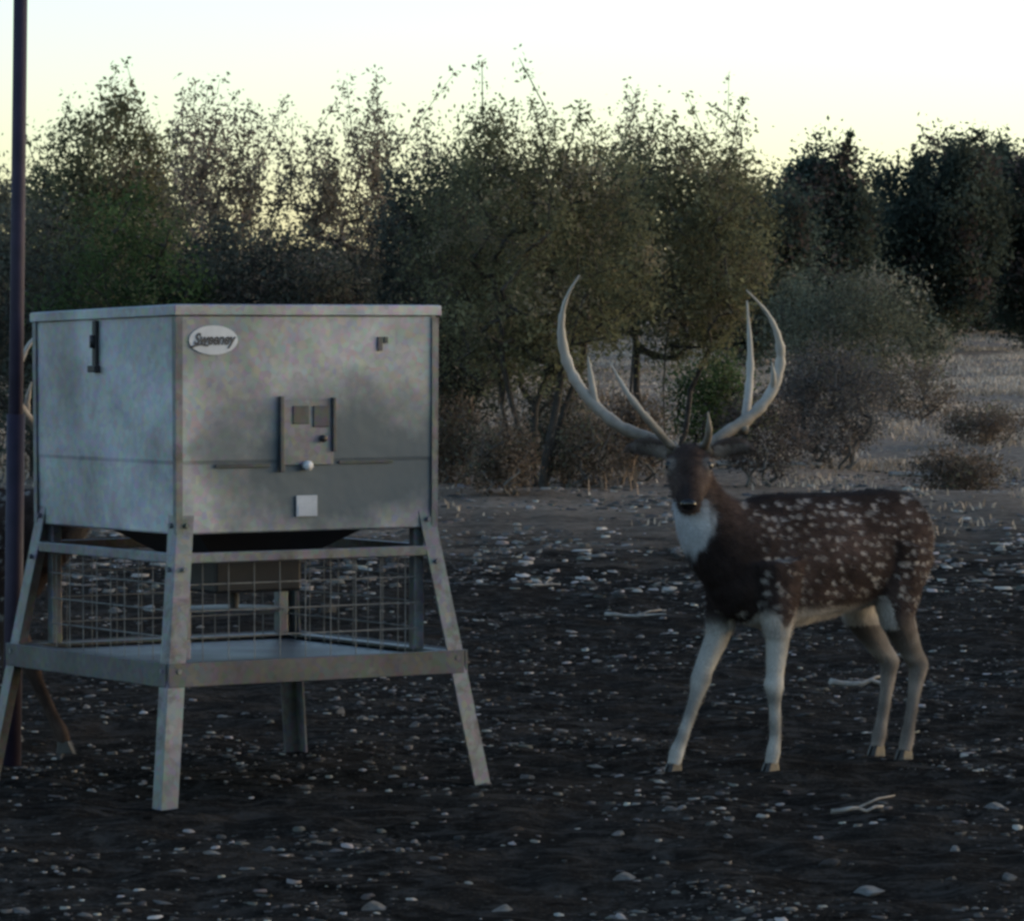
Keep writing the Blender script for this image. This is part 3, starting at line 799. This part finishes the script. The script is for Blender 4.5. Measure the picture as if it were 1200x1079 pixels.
tree('twig_bush', 'low purplish weed clump beside the bare grey bush', 'bush', 890, 33, 462, 58, .05, 120, 40, .03, [(.065, .055, .052), (.085, .072, .066), (.1, .1, .06)], sig=.06, stems=4, bark=M_bark2, shoots=14, shoot_h=(.05, .15), shoot_per=4, r_tip=.0025)
# tangled brown scrub round the trunks and in the clearing
SCRUB = [(.085, .066, .052), (.14, .108, .082), (.10, .10, .07)]
for px, Y, top_, hw, where in ((535, 33.5, 470, 42, 'against the outermost mesquite trunk beside the hopper'), (588, 31.5, 500, 36, 'in front of the dark mesquite trunks'), (690, 32.5, 490, 44, 'between the many trunked mesquite and the leaning one'),
                          (748, 34, 470, 40, 'under the leaning mesquite'), (1068, 44, 428, 58, 'at the edge of the rounded grey green bush'), (1160, 39, 478, 56, 'alone in the pale clearing'), (1120, 33.5, 535, 60, 'low on the stony edge of the clearing')):
    tree('scrub_bush', 'brown tangled scrub %s' % where, 'bush', px, Y, top_, hw, .02, 90, 34, .032, SCRUB, sig=.065, stems=5, bark=M_bark2, shoots=20, shoot_h=(.08, .22), shoot_per=5, r_tip=.0024)
# back row closing the view between the trunks
back = [(-70, 44, 150, 110), (30, 52, 215, 110), (160, 50, 205, 105), (320, 50, 275, 110), (475, 52, 232, 100), (600, 58, 195, 115), (735, 76, 185, 120), (865, 77, 225, 110), (1010, 78, 225, 120), (1150, 80, 220, 120), (1290, 76, 170, 110)]
bl = ['behind the pole\'s outer side', 'behind the pole', 'behind the olive tree', 'behind the sparse tufted trees', 'behind the dense rounded shrub', 'behind the many trunked mesquite', 'behind the leaning mesquite',
      'behind the slim sapling', 'behind the pointed juniper', 'behind the broad juniper', 'past the outermost juniper']
for (px, Y, top, hw), lb in zip(back, bl):
    tree('evergreen_tree', 'dark dense evergreen %s in the back row' % lb, 'tree', px, Y, top, hw, .02, 230, 85, .0012 * Y, DARKG if Y < 60 else JUNIP, sig=.0030 * Y, knob=(Y > 60), stems=2, shoots=5, shoot_h=(.2, .4), r_tip=.006, group='dark evergreens in the back row')

# ------------------------------------------------------------------ dry grass
def grass(name, label, n, ymin, ymax, hmin, hmax, cols, seed, keep=None):
    g = np.random.default_rng(seed)
    y = ymin + (ymax - ymin) * g.random(n * 3) ** 1.2
    x = g.uniform(-1, 1, n * 3) * (y * .135 + 1.5)
    pr = vnoise(x / .8, y / 1.4, seed) * .65 + vnoise(x / .22, y / .35, seed + 1) * .35
    edge = np.clip((y - 30.0 + (vnoise(x / 1.1, y / 2, seed + 2) - .5) * 7 + (vnoise(x / .3, y / .6, seed + 6) - .5) * 4) / 8, 0, 1) ** 1.5
    k = g.random(n * 3) < np.clip((pr - .28) * 2.2, 0, 1) * edge
    if keep is not None: k &= keep(x, y)
    x, y = x[k][:n], y[k][:n]; n = len(x); z = terrain(x, y)
    h = g.uniform(hmin, hmax, n) * (.5 + vnoise(x / .9, y / 1.2, seed + 3)); w = .006 + .0001 * y
    a = g.uniform(0, 2 * np.pi, n); ln = g.normal(0, .45, (n, 2)) * h[:, None]
    sx, sy = np.cos(a) * w, np.sin(a) * w
    B = np.stack([x, y, z - .01], 1); S_ = np.stack([sx, sy, np.zeros(n)], 1)
    mid = B + np.stack([ln[:, 0] * .35, ln[:, 1] * .35, h * .6], 1); tip = B + np.stack([ln[:, 0], ln[:, 1], h * g.uniform(.75, 1, n)], 1)
    V = np.stack([B - S_, B + S_, mid + S_ * .7, tip, mid - S_ * .7], 1).reshape(-1, 3)
    i = np.arange(n)[:, None] * 5
    F = np.vstack([np.hstack([i, i + 1, i + 2, i + 4])])
    F2 = np.hstack([i + 4, i + 2, i + 3, i + 3])
    cl = np.array(cols); p = np.clip(vnoise(x / 1.7, y / 2.2, seed + 4) + g.normal(0, .2, n), 0, 1)[:, None]
    col = (cl[0] * (1 - p) + cl[1] * p) * g.uniform(.6, 1.35, (n, 1))
    # tips as triangles: rebuild as one triangle soup
    T = np.vstack([np.hstack([i, i + 1, i + 2]), np.hstack([i, i + 2, i + 4]), np.hstack([i + 4, i + 2, i + 3])])
    o = link_mesh(name, np_mesh(name, V, T, np.repeat(col, 5, axis=0)), M_grass)
    return tag(o, label, 'grass', None, 'stuff')
grass('dry_grass', 'short dry tan grass covering the pasture behind the bare soil', 140000, 27, 95, .015, .085, [(.28, .225, .17), (.56, .455, .36)], 21)
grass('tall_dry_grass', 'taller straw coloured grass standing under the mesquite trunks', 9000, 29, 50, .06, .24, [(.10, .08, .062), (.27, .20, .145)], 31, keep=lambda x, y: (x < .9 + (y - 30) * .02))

# ------------------------------------------------------------------ stones
def mat_stone_tint(name, c0, c1, c2):
    t = NT(name); co = t.coord('Object'); rnd = t.node('ShaderNodeObjectInfo').outputs['Random']
    n = t.noise(co, 1.3, 6, .65)
    c = t.ramp(n, [(.3, c0), (.55, c1), (.8, c2)])
    v = t.math('ADD', t.math('MULTIPLY', rnd, .6), .55); cm = t.node('ShaderNodeCombineColor')
    for i in range(3): t.link(v, cm.inputs[i])
    t.col(t.mix(1.0, c, cm.outputs[0], 'MULTIPLY')); t.set(Roughness=.95); t.b.inputs['Specular IOR Level'].default_value = .1
    t.bump(t.noise(co, 3.5, 5, .7), .8, .2)
    return t.m
ST = {'whitish': mat_stone_tint('whitish_limestone', (.22, .215, .21), (.36, .35, .34), (.50, .49, .47)),
      'grey': mat_stone_tint('grey_limestone', (.06, .06, .06), (.12, .12, .118), (.19, .188, .185)),
      'brownish': mat_stone_tint('brownish_limestone', (.06, .052, .047), (.12, .105, .095), (.20, .18, .165))}
def stone_mesh(seed, mat):
    bm = bmesh.new(); bmesh.ops.create_icosphere(bm, subdivisions=2, radius=1); r_ = random.Random(seed)
    pl = [(Vector((r_.gauss(0, 1), r_.gauss(0, 1), r_.gauss(0, .8))).normalized(), r_.uniform(.36, .8)) for _ in range(13)]
    for v in bm.verts:
        for nrm, dd in pl:
            e = v.co.dot(nrm) - dd
            if e > 0: v.co -= nrm * e
        v.co *= 1 + r_.uniform(-.07, .07)
    me = bpy.data.meshes.new('stone'); bm.to_mesh(me); bm.free(); me.materials.append(mat); return me
SM = {c: [stone_mesh(k * 7 + i, m) for k in range(6)] for i, (c, m) in enumerate(ST.items())}
def put_stone(x, y, r_, label, group, zs=None, el=None, tint='whitish'):
    o = bpy.data.objects.new('stone', random.choice(SM[tint])); C.objects.link(o)
    zs = zs or random.uniform(.35, .65); el = el or random.uniform(1, 1.7)
    o.scale = (r_ * el, r_, r_ * zs); o.rotation_euler = (random.uniform(-.15, .15), random.uniform(-.15, .15), random.gauss(0, .5))
    o.location = (x, y, gz(x, y) + r_ * zs * .05)
    return tag(o, label, 'stone', group)
# stones that stand out in the photograph: (px, py, half width in px, label)
big = [(620, 915, 16, 'lone pale stone beside the feeder\'s splayed leg'), (975, 1020, 20, 'brownish rounded stone in the soil before the buck'), (1020, 1045, 28, 'long flat pale slab lying in the soil before the buck'),
       (735, 1032, 24, 'flat pale stone flanked by gravel in the open soil'), (590, 1068, 18, 'pale rounded stone on the open foreground soil'), (1170, 945, 22, 'flat stone beyond the buck\'s hooves on open soil'),
       (315, 1000, 12, 'white pebble in the soil below the feeder\'s front leg'), (440, 1068, 26, 'low cracked slab in the soil near the feeder'), (725, 985, 13, 'small white stone between feeder and buck on open soil'), (700, 772, 9, 'small bright stone between the tray and the buck\'s forelegs')]
ys_of = lambda py: CAMZ * FPX / (py - HY)
for px, py, hw, lb in big:
    Y = ys_of(py); put_stone((px - 600) * Y / FPX, Y, hw * Y / FPX / 1.35, lb, None, .5, 1.35, 'brownish' if 'brownish' in lb else 'whitish')
cnt = 0
while cnt < 285:
    t = random.random(); Y = 10.0 + 22 * t ** 1.15; X = random.uniform(-.122, .122) * Y
    if vnoise(np.array([X / .7]), np.array([Y / .9]), 41)[0] < random.uniform(.15, .75): continue
    r_ = .009 + .024 * random.random() ** 2.4
    if Y > 20: r_ *= 1.7
    tint = random.choices(['whitish', 'grey', 'brownish'], [.36, .42, .22])[0]
    chunky = random.random() < .4; zs = random.uniform(.6, .85) if chunky else random.uniform(.25, .42); el = random.uniform(1, 1.3) if chunky else random.uniform(1.3, 2.0)
    if abs(X - FCX) < .8 and abs(Y - FCY) < .75: gp = 'on the soil under the feeder'
    elif abs(X - 1.0) < .6 and abs(Y - 14.1) < .5: gp = 'on the soil around the buck\'s hooves'
    elif Y > 27: gp = 'at the foot of the dry grass'
    elif Y > 21: gp = 'on the rocky far edge of the bare soil'
    elif Y < 12.7: gp = 'on open soil in front of feeder and buck'
    elif X > 1.5: gp = 'on open soil past the buck\'s rump'
    elif -.2 < X < .6: gp = 'on open soil between feeder and buck'
    else: gp = 'on the soil behind feeder and buck'
    lb = '%s %s stone %s' % ('chunky' if chunky else 'thin flat', tint, gp); gp = lb.replace(' stone ', ' stones ')
    put_stone(X, Y, r_, lb, gp, zs, el, tint); cnt += 1
def chips(name, label, n, seed, ymin, ymax, rmin, rmax, pw=1.0):
    g = np.random.default_rng(seed)
    y = ymin + (ymax - ymin) * g.random(n * 3) ** pw; x = g.uniform(-1, 1, n * 3) * (y * .128 + .6)
    k = g.random(n * 3) < np.clip(vnoise(x / .5, y / .7, seed) * 1.6 - .35, .04, 1)
    x, y = x[k][:n], y[k][:n]; n = len(x)
    an = np.arange(5) * 2 * np.pi / 5
    base = np.vstack([np.stack([np.cos(an), np.sin(an), an * 0 - .3], 1), np.stack([np.cos(an + .5) * .68, np.sin(an + .5) * .68, an * 0 + .8], 1)])
    tri = np.array([(5, 6, 7), (5, 7, 8), (5, 8, 9)] + [q for i in range(5) for q in ((i, (i + 1) % 5, 5 + i), ((i + 1) % 5, 5 + (i + 1) % 5, 5 + i))])
    r_ = rmin + (rmax - rmin) * g.random(n) ** 3
    a = g.uniform(0, 2 * np.pi, n); ca, sa = np.cos(a), np.sin(a)
    Bv = base[None] * g.uniform(.7, 1.25, (n, 10, 1)) + g.normal(0, .14, (n, 10, 3))
    el = g.uniform(.8, 1.8, n)
    bx, by, bz = Bv[..., 0] * el[:, None], Bv[..., 1], Bv[..., 2] * g.uniform(.22, .6, n)[:, None]
    V = np.stack([(bx * ca[:, None] - by * sa[:, None]) * r_[:, None] + x[:, None], (bx * sa[:, None] + by * ca[:, None]) * r_[:, None] + y[:, None], bz * r_[:, None] + (terrain(x, y) - r_ * .08)[:, None]], 2)
    F = (np.arange(n)[:, None, None] * 10 + tri[None]).reshape(-1, 3)
    v = .016 + .075 * g.random(n) + .30 * g.random(n) ** (8 if name == 'stone_chips' else 4)
    col = v[:, None] * np.array([[1.08, .97, .87]]) * g.uniform(.94, 1.06, (n, 3))
    o = link_mesh(name, np_mesh(name, V.reshape(-1, 3), F, np.repeat(col, 10, axis=0)), M_chip)
    return tag(o, label, 'gravel', None, 'stuff')
chips('stone_chips', 'pale gravel and stone chips scattered over the dark soil', 15000, 51, 10, 28, .003, .019, 1.1)
chips('edge_gravel', 'coarse pale rubble along the edge of the dry grass', 6500, 52, 23, 36, .010, .048, 1.0)

# ------------------------------------------------------------------ fallen sticks
def stick(px, py, length, rz, label, r_=.009):
    Y = ys_of(py); X = (px - 600) * Y / FPX
    o = empty('fallen_stick', (X, Y, gz(X, Y) + r_ * .8), rz); tag(o, label, 'stick')
    rr = random.Random(int(px)); P = [Vector((-.5 * length + length * f, rr.gauss(0, .015), abs(rr.gauss(0, .008)))) for f in np.linspace(0, 1, 7)]
    MB().tube(P, [r_ * (1.1 - .6 * f) for f in np.linspace(0, 1, 7)], 7).build('stem', M_bark3, o, True)
    MB().tube([P[3], P[3] + Vector((.07, .06, .02)), P[3] + Vector((.13, .10, .025))], [r_ * .6, r_ * .5, r_ * .25], 6).build('side_twig', M_bark3, o, True)
M_bark3 = mat_bark('bleached_wood', (.14, .125, .11), (.34, .315, .285))
stick(1010, 800, .26, .15, 'short bleached stick lying by the buck\'s hind hooves', .013)
stick(745, 722, .30, -.05, 'pale straight stick on the soil facing the buck\'s chest', .010)
stick(895, 590, .95, .04, 'long bleached branch lying beyond the buck\'s shoulder', .024)
stick(1085, 592, .60, -.08, 'bleached branch lying beyond the buck\'s rump', .022)
stick(1005, 958, .16, .1, 'thin dry stick on the soil before the buck', .007)
stick(640, 690, .18, .6, 'crooked dry stick on the soil beside the feeder tray', .008)
